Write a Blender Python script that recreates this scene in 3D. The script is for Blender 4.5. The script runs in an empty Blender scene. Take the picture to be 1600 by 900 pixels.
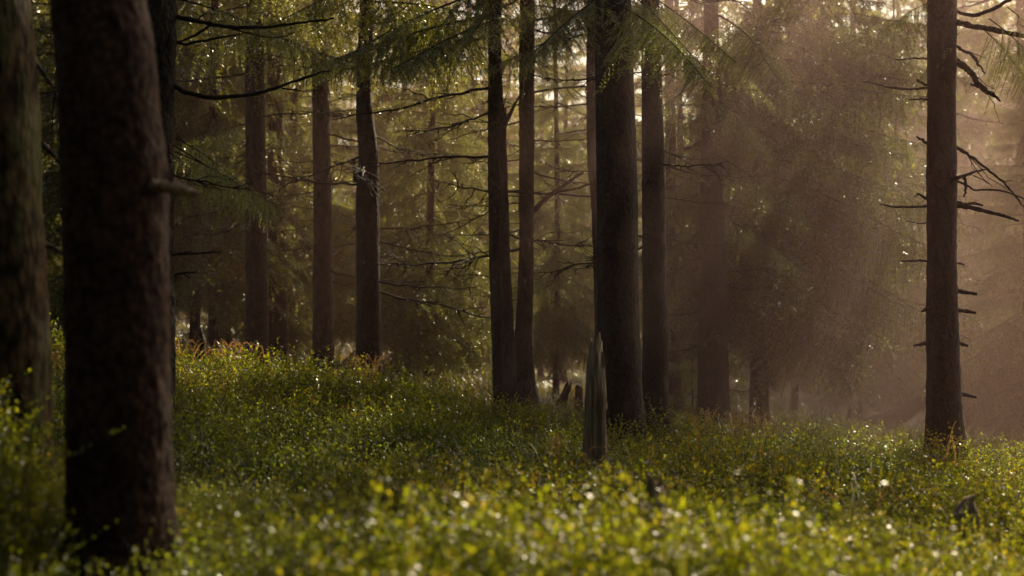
import bpy, math
import numpy as np

R = np.random.default_rng(11)
C = bpy.context.scene.collection
F = 2222.0                                   # focal length in photo pixels (50 mm lens, 1600 px wide)
CAM_Z = 1.10
PITCH = math.atan(50.0 / F)
SUN_AZ, SUN_EL = math.radians(29), math.radians(31)   # to the right of the view axis, behind the wood


def px(u, v, Y):
    """photo pixel + distance along the view -> world point"""
    a, b = (u - 800.0) / F, (450.0 - v) / F
    cp, sp = math.cos(PITCH), math.sin(PITCH)
    t = Y / (cp - b * sp)
    return np.array([a * t, Y, CAM_Z + t * (sp + b * cp)])


# ------------------------------------------------------------------ noise
def _hash(ix, iy, iz):
    n = (ix * 374761393 + iy * 668265263 + iz * 1274126177) & 0xFFFFFFFF
    n = ((n ^ (n >> 13)) * 1103515245) & 0xFFFFFFFF
    return ((n ^ (n >> 16)) & 0xFFFF) / 65535.0


def noise3(p):
    p = np.asarray(p, float)
    i = np.floor(p).astype(np.int64)
    f = p - i
    f = f * f * (3 - 2 * f)
    out = 0
    for dx in (0, 1):
        for dy in (0, 1):
            for dz in (0, 1):
                w = (f[..., 0] if dx else 1 - f[..., 0]) * (f[..., 1] if dy else 1 - f[..., 1]) * (f[..., 2] if dz else 1 - f[..., 2])
                out = out + w * _hash(i[..., 0] + dx, i[..., 1] + dy, i[..., 2] + dz)
    return out * 2 - 1


def noise2(x, y, s=1.0, seed=0):
    return noise3(np.stack([np.asarray(x) * s, np.asarray(y) * s, np.full(np.shape(x), seed + 0.37)], -1))


# ------------------------------------------------------------------ mesh helpers
class MB:
    """collects vertices and faces; build() links ONE mesh object"""
    def __init__(s):
        s.V, s.Fs, s.n = [], [], 0

    def add(s, V, faces, mat=0, var=None):
        V = np.asarray(V, np.float32).reshape(-1, 3)
        faces = np.asarray(faces, np.int64)
        if len(faces) == 0:
            return
        s.V.append(V)
        v = np.full(len(faces), 0.5, np.float32) if var is None else np.broadcast_to(np.asarray(var, np.float32), (len(faces),))
        s.Fs.append((faces + s.n, np.full(len(faces), mat, np.int32), v))
        s.n += len(V)

    def arrays(s):
        return np.concatenate(s.V), s.Fs

    def mesh(s, name, mats, smooth=False):
        V = np.concatenate(s.V)
        me = bpy.data.meshes.new(name)
        me.vertices.add(len(V))
        me.vertices.foreach_set('co', V.ravel())
        loops = np.concatenate([f.ravel() for f, _, _ in s.Fs]).astype(np.int32)
        tot = np.concatenate([np.full(len(f), f.shape[1], np.int32) for f, _, _ in s.Fs])
        start = np.concatenate([[0], np.cumsum(tot)[:-1]]).astype(np.int32)
        me.loops.add(len(loops))
        me.loops.foreach_set('vertex_index', loops)
        me.polygons.add(len(tot))
        me.polygons.foreach_set('loop_start', start)
        me.polygons.foreach_set('loop_total', tot)
        me.polygons.foreach_set('material_index', np.concatenate([m for _, m, _ in s.Fs]))
        if smooth:
            me.polygons.foreach_set('use_smooth', np.ones(len(tot), bool))
        a = me.attributes.new('var', 'FLOAT', 'FACE')
        a.data.foreach_set('value', np.concatenate([v for _, _, v in s.Fs]))
        for m in mats:
            me.materials.append(m)
        me.update(calc_edges=True)
        return me


def link(name, me, parent=None, loc=(0, 0, 0)):
    o = bpy.data.objects.new(name, me)
    C.objects.link(o)
    o.location = loc
    if parent is not None:
        o.parent = parent
    return o


def tag(o, label=None, cat=None, group=None, kind=None):
    for k, v in (('label', label), ('category', cat), ('group', group), ('kind', kind)):
        if v:
            o[k] = v
    return o


def thing(name, label, cat, loc, group=None):
    o = bpy.data.objects.new(name, None)
    C.objects.link(o)
    o.location = loc
    o.empty_display_size = 0.2
    return tag(o, label, cat, group)


def norm(v):
    return v / (np.linalg.norm(v, axis=-1, keepdims=True) + 1e-9)


def tube(path, rad, k=6, cap=True, bump=None):
    """swept tube; bump(theta, s, pts) -> radius factor"""
    P = np.asarray(path, float)
    n = len(P)
    rad = np.broadcast_to(np.asarray(rad, float), (n,))
    T = norm(np.gradient(P, axis=0))
    ref = np.array([0.0, 0.0, 1.0]) if abs(T[:, 2]).mean() < 0.8 else np.array([1.0, 0.0, 0.0])
    A = norm(np.cross(T, ref))
    B = np.cross(T, A)
    th = np.linspace(0, 2 * math.pi, k, endpoint=False)
    r = np.repeat(rad[:, None], k, 1)
    V = P[:, None] + r[..., None] * (np.cos(th)[None, :, None] * A[:, None] + np.sin(th)[None, :, None] * B[:, None])
    if bump is not None:
        d = norm(V - P[:, None])
        V = V + d * bump(th, V, r)[..., None]
    i = np.arange(n - 1)[:, None] * k
    j = np.arange(k)[None]
    j2 = (j + 1) % k
    Fq = np.stack([i + j, i + j2, i + k + j2, i + k + j], -1).reshape(-1, 4)
    V = V.reshape(-1, 3)
    if cap:
        V = np.concatenate([V, P[-1:], P[:1]])
        jj = np.arange(k)
        e = (n - 1) * k
        tri = np.concatenate([np.stack([e + jj, e + (jj + 1) % k, np.full(k, n * k)], -1), np.stack([(jj + 1) % k, jj, np.full(k, n * k + 1)], -1)])
        return V, Fq, tri
    return V, Fq, np.zeros((0, 3), int)


def add_tube(mb, path, rad, k=6, mat=0, bump=None, var=0.5):
    V, q, t = tube(path, rad, k, True, bump)
    n0 = mb.n
    mb.add(V, q, mat, var)
    mb.Fs.append((t + n0, np.full(len(t), mat, np.int32), np.full(len(t), var, np.float32)))


# ------------------------------------------------------------------ materials
def mat_new(name):
    m = bpy.data.materials.new(name)
    m.use_nodes = True
    nt = m.node_tree
    nt.nodes.clear()
    return m, nt, nt.nodes.new('ShaderNodeOutputMaterial')


def N(nt, typ, **kw):
    n = nt.nodes.new(typ)
    for k, v in kw.items():
        if k[0] == '_':
            n.inputs[k[1:].replace('_', ' ')].default_value = v
        else:
            setattr(n, k, v)
    return n


def ramp(nt, fac, stops, interp='LINEAR'):
    r = nt.nodes.new('ShaderNodeValToRGB')
    r.color_ramp.interpolation = interp
    el = r.color_ramp.elements
    while len(el) < len(stops):
        el.new(0.5)
    for e, (p, c) in zip(el, stops):
        e.position = p
        e.color = (*c, 1)
    nt.links.new(fac, r.inputs[0])
    return r.outputs[0]


def bark_material(name, dark, light, scale=1.0, lichen=None, bump=0.6, spec=0.3, zs=.45):
    m, nt, out = mat_new(name)
    L = nt.links.new
    tc = N(nt, 'ShaderNodeTexCoord')
    mp = N(nt, 'ShaderNodeMapping')
    mp.inputs['Scale'].default_value = (scale, scale, scale * zs)
    L(tc.outputs['Object'], mp.inputs[0])
    vo = N(nt, 'ShaderNodeTexVoronoi', feature='F1', _Scale=42.0, _Randomness=1.0)
    n1 = N(nt, 'ShaderNodeTexNoise', _Scale=16.0, _Detail=6.0, _Roughness=0.65)
    n2 = N(nt, 'ShaderNodeTexNoise', _Scale=2.6, _Detail=3.0)
    n3 = N(nt, 'ShaderNodeTexNoise', _Scale=90.0, _Detail=3.0)
    for n in (vo, n1, n3):
        L(mp.outputs[0], n.inputs['Vector'])
    L(tc.outputs['Object'], n2.inputs['Vector'])
    mx = N(nt, 'ShaderNodeMath', operation='MULTIPLY')
    L(vo.outputs['Distance'], mx.inputs[0]); mx.inputs[1].default_value = 0.55
    ad = N(nt, 'ShaderNodeMath', operation='ADD')
    L(mx.outputs[0], ad.inputs[0]); L(n1.outputs['Fac'], ad.inputs[1])
    col = ramp(nt, ad.outputs[0], [(0.35, light), (0.62, tuple((a + b) / 2 for a, b in zip(dark, light))), (0.95, dark)])
    mm = N(nt, 'ShaderNodeMix', data_type='RGBA', blend_type='MULTIPLY')
    mm.inputs[0].default_value = 0.8
    L(col, mm.inputs[6]); L(ramp(nt, n2.outputs['Fac'], [(0.3, (0.55, 0.5, 0.45)), (0.7, (1.15, 1.1, 1.0))]), mm.inputs[7])
    c = mm.outputs[2]
    if lichen:
        nl = N(nt, 'ShaderNodeTexNoise', _Scale=3.2, _Detail=6.0, _Roughness=0.62)
        ml = N(nt, 'ShaderNodeMapping'); ml.inputs['Scale'].default_value = (1.6, 1.6, 0.55)
        L(tc.outputs['Object'], ml.inputs[0]); L(ml.outputs[0], nl.inputs['Vector'])
        mk = ramp(nt, nl.outputs['Fac'], [(0.50, (0, 0, 0)), (0.62, (1, 1, 1))])
        ll = N(nt, 'ShaderNodeMix', data_type='RGBA')
        L(mk, ll.inputs[0]); L(c, ll.inputs[6]); ll.inputs[7].default_value = (*lichen, 1)
        c = ll.outputs[2]
    b = N(nt, 'ShaderNodeBsdfPrincipled')
    b.inputs['Roughness'].default_value = 0.68
    b.inputs['Specular IOR Level'].default_value = spec
    L(c, b.inputs['Base Color'])
    hs = N(nt, 'ShaderNodeMath', operation='MULTIPLY_ADD')
    L(n3.outputs['Fac'], hs.inputs[0]); hs.inputs[1].default_value = -0.35; L(ad.outputs[0], hs.inputs[2])
    bp = N(nt, 'ShaderNodeBump', _Strength=bump, _Distance=0.02)
    bp.invert = True
    L(hs.outputs[0], bp.inputs['Height']); L(bp.outputs[0], b.inputs['Normal'])
    L(b.outputs[0], out.inputs[0])
    return m


def leaf_material(name, stops, tstops, trans=0.5, rough=0.35, gloss=0.06, rnd=0.25):
    """stops: reflected colour over attribute var; tstops: transmitted colour"""
    m, nt, out = mat_new(name)
    L = nt.links.new
    at = N(nt, 'ShaderNodeAttribute', attribute_name='var')
    oi = N(nt, 'ShaderNodeObjectInfo')
    sh = N(nt, 'ShaderNodeMath', operation='MULTIPLY_ADD')
    L(oi.outputs['Random'], sh.inputs[0]); sh.inputs[1].default_value = rnd
    sb = N(nt, 'ShaderNodeMath', operation='SUBTRACT')
    L(at.outputs['Fac'], sb.inputs[0]); sb.inputs[1].default_value = rnd / 2
    L(sb.outputs[0], sh.inputs[2])
    d = N(nt, 'ShaderNodeBsdfDiffuse'); t = N(nt, 'ShaderNodeBsdfTranslucent'); g = N(nt, 'ShaderNodeBsdfGlossy')
    g.inputs['Roughness'].default_value = rough
    L(ramp(nt, sh.outputs[0], stops), d.inputs['Color']); L(ramp(nt, sh.outputs[0], tstops), t.inputs['Color'])
    m1 = N(nt, 'ShaderNodeMixShader'); m1.inputs[0].default_value = trans
    L(d.outputs[0], m1.inputs[1]); L(t.outputs[0], m1.inputs[2])
    m2 = N(nt, 'ShaderNodeMixShader')
    fr = N(nt, 'ShaderNodeFresnel', _IOR=1.45)
    fm = N(nt, 'ShaderNodeMath', operation='MULTIPLY_ADD'); fm.inputs[1].default_value = 0.6; fm.inputs[2].default_value = gloss * 0.3
    L(fr.outputs[0], fm.inputs[0]); L(fm.outputs[0], m2.inputs[0])
    L(m1.outputs[0], m2.inputs[1]); L(g.outputs[0], m2.inputs[2])
    L(m2.outputs[0], out.inputs[0])
    return m


M_BARK = bark_material('spruce_bark', (0.018, 0.012, 0.009), (0.095, 0.062, 0.046), bump=0.9, zs=.6, lichen=(0.075, 0.058, 0.042))
M_BARK_DARK = bark_material('dark_bark', (0.032, 0.019, 0.017), (0.14, 0.083, 0.072), bump=0.3, spec=0.08, zs=.85)
M_BARK_LICHEN = bark_material('lichen_bark', (0.022, 0.016, 0.009), (0.22, 0.15, 0.075), scale=0.8, spec=0.1, lichen=(0.11, 0.12, 0.05))
M_TWIG = bark_material('dead_twig_bark', (0.03, 0.022, 0.017), (0.10, 0.075, 0.055), scale=2.0, bump=0.4)
M_ROT = bark_material('weathered_wood', (0.30, 0.22, 0.15), (0.90, 0.74, 0.56), scale=1.2, bump=1.0, zs=.10)
M_ROT_DARK = bark_material('rotten_wood', (0.03, 0.022, 0.016), (0.22, 0.16, 0.115), scale=0.9, bump=0.9)
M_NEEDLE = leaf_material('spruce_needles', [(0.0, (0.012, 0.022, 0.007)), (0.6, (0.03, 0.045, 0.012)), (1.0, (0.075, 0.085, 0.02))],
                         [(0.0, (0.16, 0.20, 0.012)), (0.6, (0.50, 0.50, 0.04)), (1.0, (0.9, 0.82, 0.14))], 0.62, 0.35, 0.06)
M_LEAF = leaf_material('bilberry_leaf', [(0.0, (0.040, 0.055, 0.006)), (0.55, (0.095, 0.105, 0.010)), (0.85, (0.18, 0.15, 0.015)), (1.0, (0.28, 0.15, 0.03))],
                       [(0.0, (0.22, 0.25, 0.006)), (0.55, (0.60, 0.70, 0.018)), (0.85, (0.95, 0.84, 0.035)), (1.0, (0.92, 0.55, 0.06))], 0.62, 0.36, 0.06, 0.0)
M_STEM = bark_material('bilberry_stem', (0.03, 0.028, 0.012), (0.07, 0.06, 0.025), bump=0.1)
M_DRY = leaf_material('dry_grass_blade', [(0.0, (0.16, 0.11, 0.04)), (0.5, (0.36, 0.22, 0.08)), (1.0, (0.50, 0.27, 0.10))],
                      [(0.0, (0.30, 0.22, 0.05)), (0.5, (0.62, 0.38, 0.10)), (1.0, (0.85, 0.42, 0.13))], 0.5, 0.4, 0.05, 0.0)
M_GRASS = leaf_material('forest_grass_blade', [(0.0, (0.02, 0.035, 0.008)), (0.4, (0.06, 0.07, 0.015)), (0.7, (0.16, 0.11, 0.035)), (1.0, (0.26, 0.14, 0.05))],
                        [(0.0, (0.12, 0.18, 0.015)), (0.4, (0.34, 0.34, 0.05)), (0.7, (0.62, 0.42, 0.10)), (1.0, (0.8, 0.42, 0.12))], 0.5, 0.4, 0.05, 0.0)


def ground_material():
    m, nt, out = mat_new('forest_floor')
    L = nt.links.new
    tc = N(nt, 'ShaderNodeTexCoord')
    a = N(nt, 'ShaderNodeTexNoise', _Scale=0.5, _Detail=8.0, _Roughness=0.65)
    b = N(nt, 'ShaderNodeTexNoise', _Scale=14.0, _Detail=8.0, _Roughness=0.7)
    L(tc.outputs['Object'], a.inputs['Vector']); L(tc.outputs['Object'], b.inputs['Vector'])
    c1 = ramp(nt, a.outputs['Fac'], [(0.35, (0.045, 0.038, 0.014)), (0.52, (0.065, 0.06, 0.02)), (0.66, (0.11, 0.068, 0.028))])
    c2 = ramp(nt, b.outputs['Fac'], [(0.3, (0.4, 0.38, 0.34)), (0.7, (1.3, 1.25, 1.15))])
    mm = N(nt, 'ShaderNodeMix', data_type='RGBA', blend_type='MULTIPLY'); mm.inputs[0].default_value = 1.0
    L(c1, mm.inputs[6]); L(c2, mm.inputs[7])
    p = N(nt, 'ShaderNodeBsdfPrincipled'); p.inputs['Roughness'].default_value = 0.95
    bp = N(nt, 'ShaderNodeBump', _Strength=0.8, _Distance=0.05)
    L(b.outputs['Fac'], bp.inputs['Height']); L(bp.outputs[0], p.inputs['Normal'])
    L(mm.outputs[2], p.inputs['Base Color']); L(p.outputs[0], out.inputs[0])
    return m


# ------------------------------------------------------------------ terrain
_G = np.array([[-2.2, 6, .36], [-1.27, 4.6, .04], [-2.2, 9, .36], [-3, 17, .42], [-2.4, 18, .36], [-1.5, 15, .22], [-.1, 14, .10], [.1, 14.3, .08],
               [.53, 9, -.06], [.85, 11.5, -.05], [1.27, 12.5, -.10], [2.05, 14.5, -.25], [2.78, 16, -.36], [3.5, 11.5, -.22], [5.8, 24, -.85],
               [-2, 26, .12], [.6, 30, -.35], [-6, 22, .5], [0, 2, 0], [2.5, 6, -.12], [1, 4.5, .03], [-.5, 6.5, .02]])
_A = np.c_[np.ones(len(_G)), _G[:, :2]]
_pl = np.linalg.lstsq(_A, _G[:, 2], rcond=None)[0]
_res = _G[:, 2] - _A @ _pl


def ground_z(x, y):
    x = np.asarray(x, float); y = np.asarray(y, float)
    xc, yc = np.clip(x, -12, 14), np.clip(y, -4, 40)
    z = _pl[0] + _pl[1] * xc + _pl[2] * yc
    sg = 0.10 * np.abs(y) + 0.9
    w = np.exp(-(((x[..., None] - _G[:, 0]) ** 2 + (y[..., None] - _G[:, 1]) ** 2) / (2 * sg[..., None] ** 2)))
    z = z + (w * _res).sum(-1) / (w.sum(-1) + 0.25)
    return z + 0.05 * noise2(x, y, 0.9, 3) + 0.10 * noise2(x, y, 0.23, 7)


def build_ground():
    t = np.linspace(-1, 1, 321)
    gx = 160 * np.sign(t) * (0.16 * np.abs(t) + 0.84 * np.abs(t) ** 3)
    gy = gx + 12
    X, Y = np.meshgrid(gx, gy)
    Z = ground_z(X, Y)
    n = len(t)
    i = np.arange(n - 1)[:, None] * n + np.arange(n - 1)[None]
    q = np.stack([i, i + 1, i + n + 1, i + n], -1).reshape(-1, 4)
    mb = MB(); mb.add(np.stack([X, Y, Z], -1).reshape(-1, 3), q)
    tag(link('ground', mb.mesh('ground', [ground_material()], True)), kind='structure')


build_ground()


# ------------------------------------------------------------------ tree pieces
def dead_branch_mesh(seed, twigs=8, hang=0.0):
    """one bare branch, about 1 long, growing along +x from the trunk axis"""
    r = np.random.default_rng(seed)
    mb = MB()
    n = 16
    s = np.linspace(0, 1, n)
    sag = r.uniform(-0.05, 0.24); lift = r.uniform(0.05, 0.24)
    z = -sag * s * 1.2 + lift * s ** 2.2 + np.cumsum(r.normal(0, 0.007, n))
    y = np.cumsum(r.normal(0, 0.008, n)) + r.uniform(-.15, .15) * s ** 2
    P = np.stack([s, y, z], -1)
    rad = 0.0076 * (1 - s) ** 0.7 + 0.0017
    add_tube(mb, P, rad, 6)
    for i in range(twigs):
        u = r.uniform(0.22, 0.97)
        k = u * (n - 1); a = int(k); p0 = P[a] + (P[min(a + 1, n - 1)] - P[a]) * (k - a)
        l = r.uniform(0.10, 0.40) * (1.15 - u)
        ang = r.choice([-1, 1]) * r.uniform(0.5, 1.1)
        d = np.array([math.cos(ang), math.sin(ang), r.uniform(-0.5, 0.35) - hang])
        m = 7
        t = np.linspace(0, 1, m)
        Q = p0 + t[:, None] * d * l + np.cumsum(r.normal(0, l * 0.035, (m, 3)), 0) * (t[:, None] > 0)
        Q[:, 2] += -0.10 * l * t + r.uniform(0.0, 0.35) * l * t ** 2
        add_tube(mb, Q, 0.004 * (1 - t) + 0.0014, 4)
        for j in range(r.integers(1, 4)):
            b = r.integers(2, m)
            e = d * r.uniform(.3, .7) + r.normal(0, .5, 3)
            l2 = l * r.uniform(.15, .45)
            Q2 = Q[b] + np.linspace(0, 1, 4)[:, None] * e * l2 + np.cumsum(r.normal(0, l2 * .04, (4, 3)), 0)
            add_tube(mb, Q2, np.linspace(0.0022, 0.001, 4), 3)
    return mb.mesh('branch', [M_TWIG], True)


BRANCHES = [dead_branch_mesh(100 + i, twigs=[7, 10, 13, 17, 20, 6][i % 6], hang=[0, .2, .5][i % 3]) for i in range(14)]


def bough_arrays(seed, L=1.0, step=0.02, nlen=0.020, nwid=0.0035, dtw=0.035, sub=True, hang=0.35, nn=3, droop=0.22):
    """needled bough along +x: returns needle triangles (V, var) and twig quads"""
    r = np.random.default_rng(seed)
    ax = lambda s: np.stack([L * s, 0.05 * L * np.sin(4 * s + seed), L * (0.05 * s - droop * s ** 2 + 0.10 * s ** 4)], -1)
    tw = []                                      # (p0, dir, length, hang)
    for s in np.arange(0.14, 0.99, dtw / L):
        for sd in (-1, 1):
            if r.random() < 0.12 or (s < 0.3 and r.random() < 0.5):
                continue
            l = (0.40 * L * (1 - s) ** 0.8 + 0.05) * r.uniform(0.45, 1.15)
            a = sd * r.uniform(0.75, 1.15)
            d = np.array([math.cos(a), math.sin(a), r.uniform(-0.35, 0.1)])
            tw.append((ax(np.array(s)), d / np.linalg.norm(d), l, hang * r.uniform(0.5, 1.6), r.random()))
    tw.append((ax(np.array(0.2)), np.array([1, 0, -0.1]), 0, 0, 0.5))
    Ps, Ds, Vr, TQ = [], [], [], []
    s = np.arange(0.25, 1, step / L)
    Ps.append(ax(s)); Ds.append(norm(np.gradient(ax(s), axis=0))); Vr.append(np.full(len(s), .4))
    a = ax(np.linspace(0, 1, 9))
    w = np.linspace(0.0055, 0.002, 9)[:, None] * L
    for off in (np.array([0, 1.0, 0]), np.array([0, 0, 1.0])):
        q = np.concatenate([a - off * w, a + off * w])
        TQ.append((q, np.array([[i, i + 1, 9 + i + 1, 9 + i] for i in range(8)])))
    for p0, d, l, h, v in tw:
        if l < 0.02:
            continue
        m = max(3, int(l / step))
        u = (np.arange(m) + r.random()) / m
        P = p0 + u[:, None] * d * l
        P[:, 2] -= h * l * u ** 1.6
        D = np.repeat(d[None], m, 0) * 1.0
        D[:, 2] -= h * 1.6 * u ** .6
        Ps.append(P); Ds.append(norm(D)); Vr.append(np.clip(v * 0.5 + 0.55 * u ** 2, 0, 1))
        e = p0 + np.linspace(0, 1, 3)[:, None] * d * l
        e[:, 2] -= h * l * np.linspace(0, 1, 3) ** 1.6
        sd = norm(np.cross(d, [0, 0, 1.0])) * 0.0022
        TQ.append((np.concatenate([e - sd, e + sd]), np.array([[0, 1, 4, 3], [1, 2, 5, 4]])))
        if sub and l > 0.12:
            for uu in np.arange(0.15, 0.95, 0.045 / l):
                sg = 1 if r.random() < .5 else -1
                l2 = 0.42 * l * (1 - uu) * r.uniform(.5, 1.2) + 0.02
                p1 = p0 + uu * d * l; p1 = p1 - np.array([0, 0, h * l * uu ** 1.6])
                pd = np.cross(d, [0, 0, 1.0]) * sg
                d2 = norm(d * 0.75 + pd * 0.7 + np.array([0, 0, r.uniform(-.5, .05) - h * .6]))
                m2 = max(2, int(l2 / step))
                u2 = (np.arange(m2) + .5) / m2
                P2 = p1 + u2[:, None] * d2 * l2
                P2[:, 2] -= h * .6 * l2 * u2 ** 2
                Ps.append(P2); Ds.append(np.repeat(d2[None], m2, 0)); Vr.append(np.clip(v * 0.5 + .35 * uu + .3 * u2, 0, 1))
    P, D, V = np.concatenate(Ps), np.concatenate(Ds), np.concatenate(Vr)
    P = np.repeat(P, nn, 0); D = np.repeat(D, nn, 0); V = np.repeat(V, nn)
    k = len(P)
    P = P + D * (r.random((k, 1)) - .5) * step
    q = norm(np.cross(D, r.normal(0, 1, (k, 3))))
    nd = norm(D * 0.65 + q * 0.85)
    side = norm(np.cross(nd, r.normal(0, 1, (k, 3)))) * nwid / 2
    ln = nlen * r.uniform(.7, 1.25, (k, 1))
    tri = np.stack([P - side, P + side, P + nd * ln], 1).reshape(-1, 3).astype(np.float32)
    V = np.clip(V + r.normal(0, .08, k), 0, 1)
    return tri, V, TQ


def add_bough(mb, B, M3, off):
    tri, v, TQ = B
    T = tri @ M3.T + off
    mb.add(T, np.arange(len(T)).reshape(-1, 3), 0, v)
    for q, f in TQ:
        mb.add(q @ M3.T + off, f, 1)


def rot(az, tilt, roll=0.0):
    ca, sa, ct, st, cr, sr = math.cos(az), math.sin(az), math.cos(tilt), math.sin(tilt), math.cos(roll), math.sin(roll)
    Rz = np.array([[ca, -sa, 0], [sa, ca, 0], [0, 0, 1]])
    Ry = np.array([[ct, 0, -st], [0, 1, 0], [st, 0, ct]])
    Rx = np.array([[1, 0, 0], [0, cr, -sr], [0, sr, cr]])
    return Rz @ Ry @ Rx


# three levels of detail of the same bough (unit length about 1.6 m)
B_FINE = [bough_arrays(300 + i, 1.6, 0.017, 0.022, 0.0050, 0.036, True, .65, 4) for i in range(4)]
B_MID = [bough_arrays(320 + i, 1.6, 0.026, 0.034, 0.0105, 0.050, True, .85, 4) for i in range(4)]
B_LOW = [bough_arrays(340 + i, 1.6, 0.055, 0.070, 0.020, 0.080, True, .7, 3) for i in range(4)]
B_FAR = [bough_arrays(360 + i, 1.6, 0.10, 0.20, 0.055, 0.13, False, .5, 3) for i in range(4)]


SUN_DIR = np.array([math.sin(SUN_AZ) * math.cos(SUN_EL), math.cos(SUN_AZ) * math.cos(SUN_EL), math.sin(SUN_EL)])


def crown_mesh(seed, z0, z1, r0, zfine, lod=B_MID, lod2=B_LOW, whorl=0.34, per=5, keep=0.9, power=0.75, low=(-0.42, 0.25), irregular=0.3, zgap=99.0, gap=0.0, holes=(), sway=(0.0, 0.0)):
    """spruce crown: whorls of drooping boughs round the axis from z0 to z1; below zfine with the finer boughs"""
    r = np.random.default_rng(seed)
    mb = MB()
    z = z0
    while z < z1 - .15:
        f = (z - z0) / (z1 - z0)
        Lr = r0 * (1 - f) ** power + 0.18
        if f < 0.10:
            Lr *= 0.65 + 3.5 * f
        a0 = r.uniform(0, 6.28)
        for k in range(per):
            az = a0 + 6.283 * k / per
            if r.random() > keep or (z > zgap and noise3(np.array([math.cos(az) * 1.3 + seed, math.sin(az) * 1.3, z * 1.1])) < gap):
                continue
            B = (lod if z < zfine else lod2)[r.integers(0, 4)]
            sc = Lr / 1.6 * r.uniform(1 - irregular, 1 + irregular) * (1 + sway[1] * math.cos(az - sway[0]))
            tilt = low[0] * (1 - f) + 0.45 * f + r.normal(0, .10) if f < .9 else .7
            add_bough(mb, B, rot(az + r.normal(0, .22), tilt, r.normal(0, .18)) * sc, np.array([0, 0, z + r.normal(0, .08)]))
        z += whorl * r.uniform(.7, 1.3) * (1 if z < zfine else 1.25)
    if len(holes):                                # openings in the crown that let a shaft of sun through
        V = np.concatenate(mb.V)
        new = []
        for f, m, v in mb.Fs:
            c = V[f].mean(1); ok = np.ones(len(f), bool)
            for hc, hr in holes:
                w = c - np.array(hc)
                w = w - (w @ SUN_DIR)[:, None] * SUN_DIR
                ok &= (w ** 2).sum(1) > hr ** 2
            new.append((f[ok], m[ok], v[ok]))
        mb.Fs = [t for t in new if len(t[0])]
    return mb.mesh('crown', [M_NEEDLE, M_TWIG])


def trunk_bump(seed, amp=0.02, flake=0.006):
    fs = 1.9 if seed == 1 else 1.0

    def f(th, V, r):
        n1 = noise3(V * np.array([6, 6, 2.2]) + seed * 7.1)
        n2 = noise3(V * np.array([38, 38, 17]) * fs + seed * 3.3)
        n3 = noise3(V * np.array([80, 80, 40]) + seed)
        root = 0.22 * np.exp(-np.maximum(V[..., 2], 0) / .2) * np.maximum(np.cos(5 * th + seed), -.2)[None]
        return r * (amp * n1 + root) + flake * (np.maximum(n2, -0.2) + 0.5 * n3)
    return f


def trunk_from_rows(rows, Y, base_z, top, seed, k=36, dz=0.045, fine_to=6.0, amp=0.03, flake=0.006, flare=0.30, taper=0.55):
    """rows: (photo y, left x, right x) from the top down; the stem goes on above the picture with a gentle taper"""
    pts = sorted([(*px((l + r) / 2, v, Y), (r - l) / 2 / F * Y) for v, l, r in rows], key=lambda p: p[2])
    A = np.array(pts)
    if top > A[-1, 2] + 0.3:
        h = top - A[-1, 2]
        A = np.vstack([A, [A[-1, 0] + .004 * h, Y, A[-1, 2] + h * .5, A[-1, 3] * (1 - .5 * taper)], [A[-1, 0] + .005 * h, Y, top, A[-1, 3] * (1 - taper) * .35]])
    zs = np.concatenate([np.arange(base_z - .25, min(fine_to, top), dz), np.arange(min(fine_to, top), top, .3), [top]])
    X = np.interp(zs, A[:, 2], A[:, 0]); Rr = np.interp(zs, A[:, 2], A[:, 3])
    kern = np.ones(7) / 7
    if len(zs) > 14:
        X = np.convolve(np.pad(X, 3, 'edge'), kern, 'valid'); Rr = np.convolve(np.pad(Rr, 3, 'edge'), kern, 'valid')
    Rr = Rr * (1 + flare * np.exp(-np.maximum(zs - base_z, 0) / .16))
    P = np.stack([X, np.full_like(X, Y), zs], -1)
    base = np.array([np.interp(base_z, zs, X), Y, base_z])
    return P, Rr, base


TREES = {}


def spruce(key, label, rows, Y, top=16.0, seed=1, bark=None, k=36, dz=0.045, fine_to=6.5, amp=.03, flake=.006, flare=.3, group=None, branches=None, crown=None, name='spruce_tree', base=None):
    v0, l0, r0 = max(rows)
    x = px((l0 + r0) / 2, v0, Y)[0]
    bz = float(ground_z(np.array(x), np.array(float(Y)))) if base is None else base
    P, Rr, b = trunk_from_rows(rows, Y, bz, top, seed, k, dz, fine_to, amp, flake, flare)
    t = thing(name, label, 'tree', b, group)
    mb = MB()
    add_tube(mb, P - b, Rr, k, 0, trunk_bump(seed, amp, flake))
    link('trunk', mb.mesh('trunk', [bark or M_BARK], True), t)
    TREES[key] = dict(root=t, P=P, R=Rr, base=b, Y=Y)
    if branches:
        dead(key, seed + 50, *branches)
    if crown is not None:
        cm, sc, az = crown[:3]
        c = link('crown', cm, t, (float(np.interp(b[2] + 5, P[:, 2], P[:, 0]) - b[0]), 0, 0))
        c.scale = (sc,) * 3
        c.rotation_euler = (0, 0, az)
    return t


def dead(key, seed, n, z0, z1, L0, L1, toward=None):
    """n bare branches up the stem between heights z0 and z1 above the base, lengths L0..L1"""
    T = TREES[key]
    r = np.random.default_rng(seed)
    for i in range(n):
        z = T['base'][2] + z0 + (z1 - z0) * (i + r.random()) / n
        x = np.interp(z, T['P'][:, 2], T['P'][:, 0])
        o = link('branch', BRANCHES[r.integers(0, len(BRANCHES))], T['root'], (x - T['base'][0], 0, z - T['base'][2]))
        az = r.uniform(0, 6.283)
        if r.random() < .55:                      # most of those one notices stick out sideways
            az = r.choice([0, math.pi]) + r.normal(0, .5)
        L = L0 + (L1 - L0) * .85 * r.random() ** 1.4
        o.rotation_euler = (r.normal(0, .5), r.uniform(-.12, .22), az)
        o.scale = (L, L, L)


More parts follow.
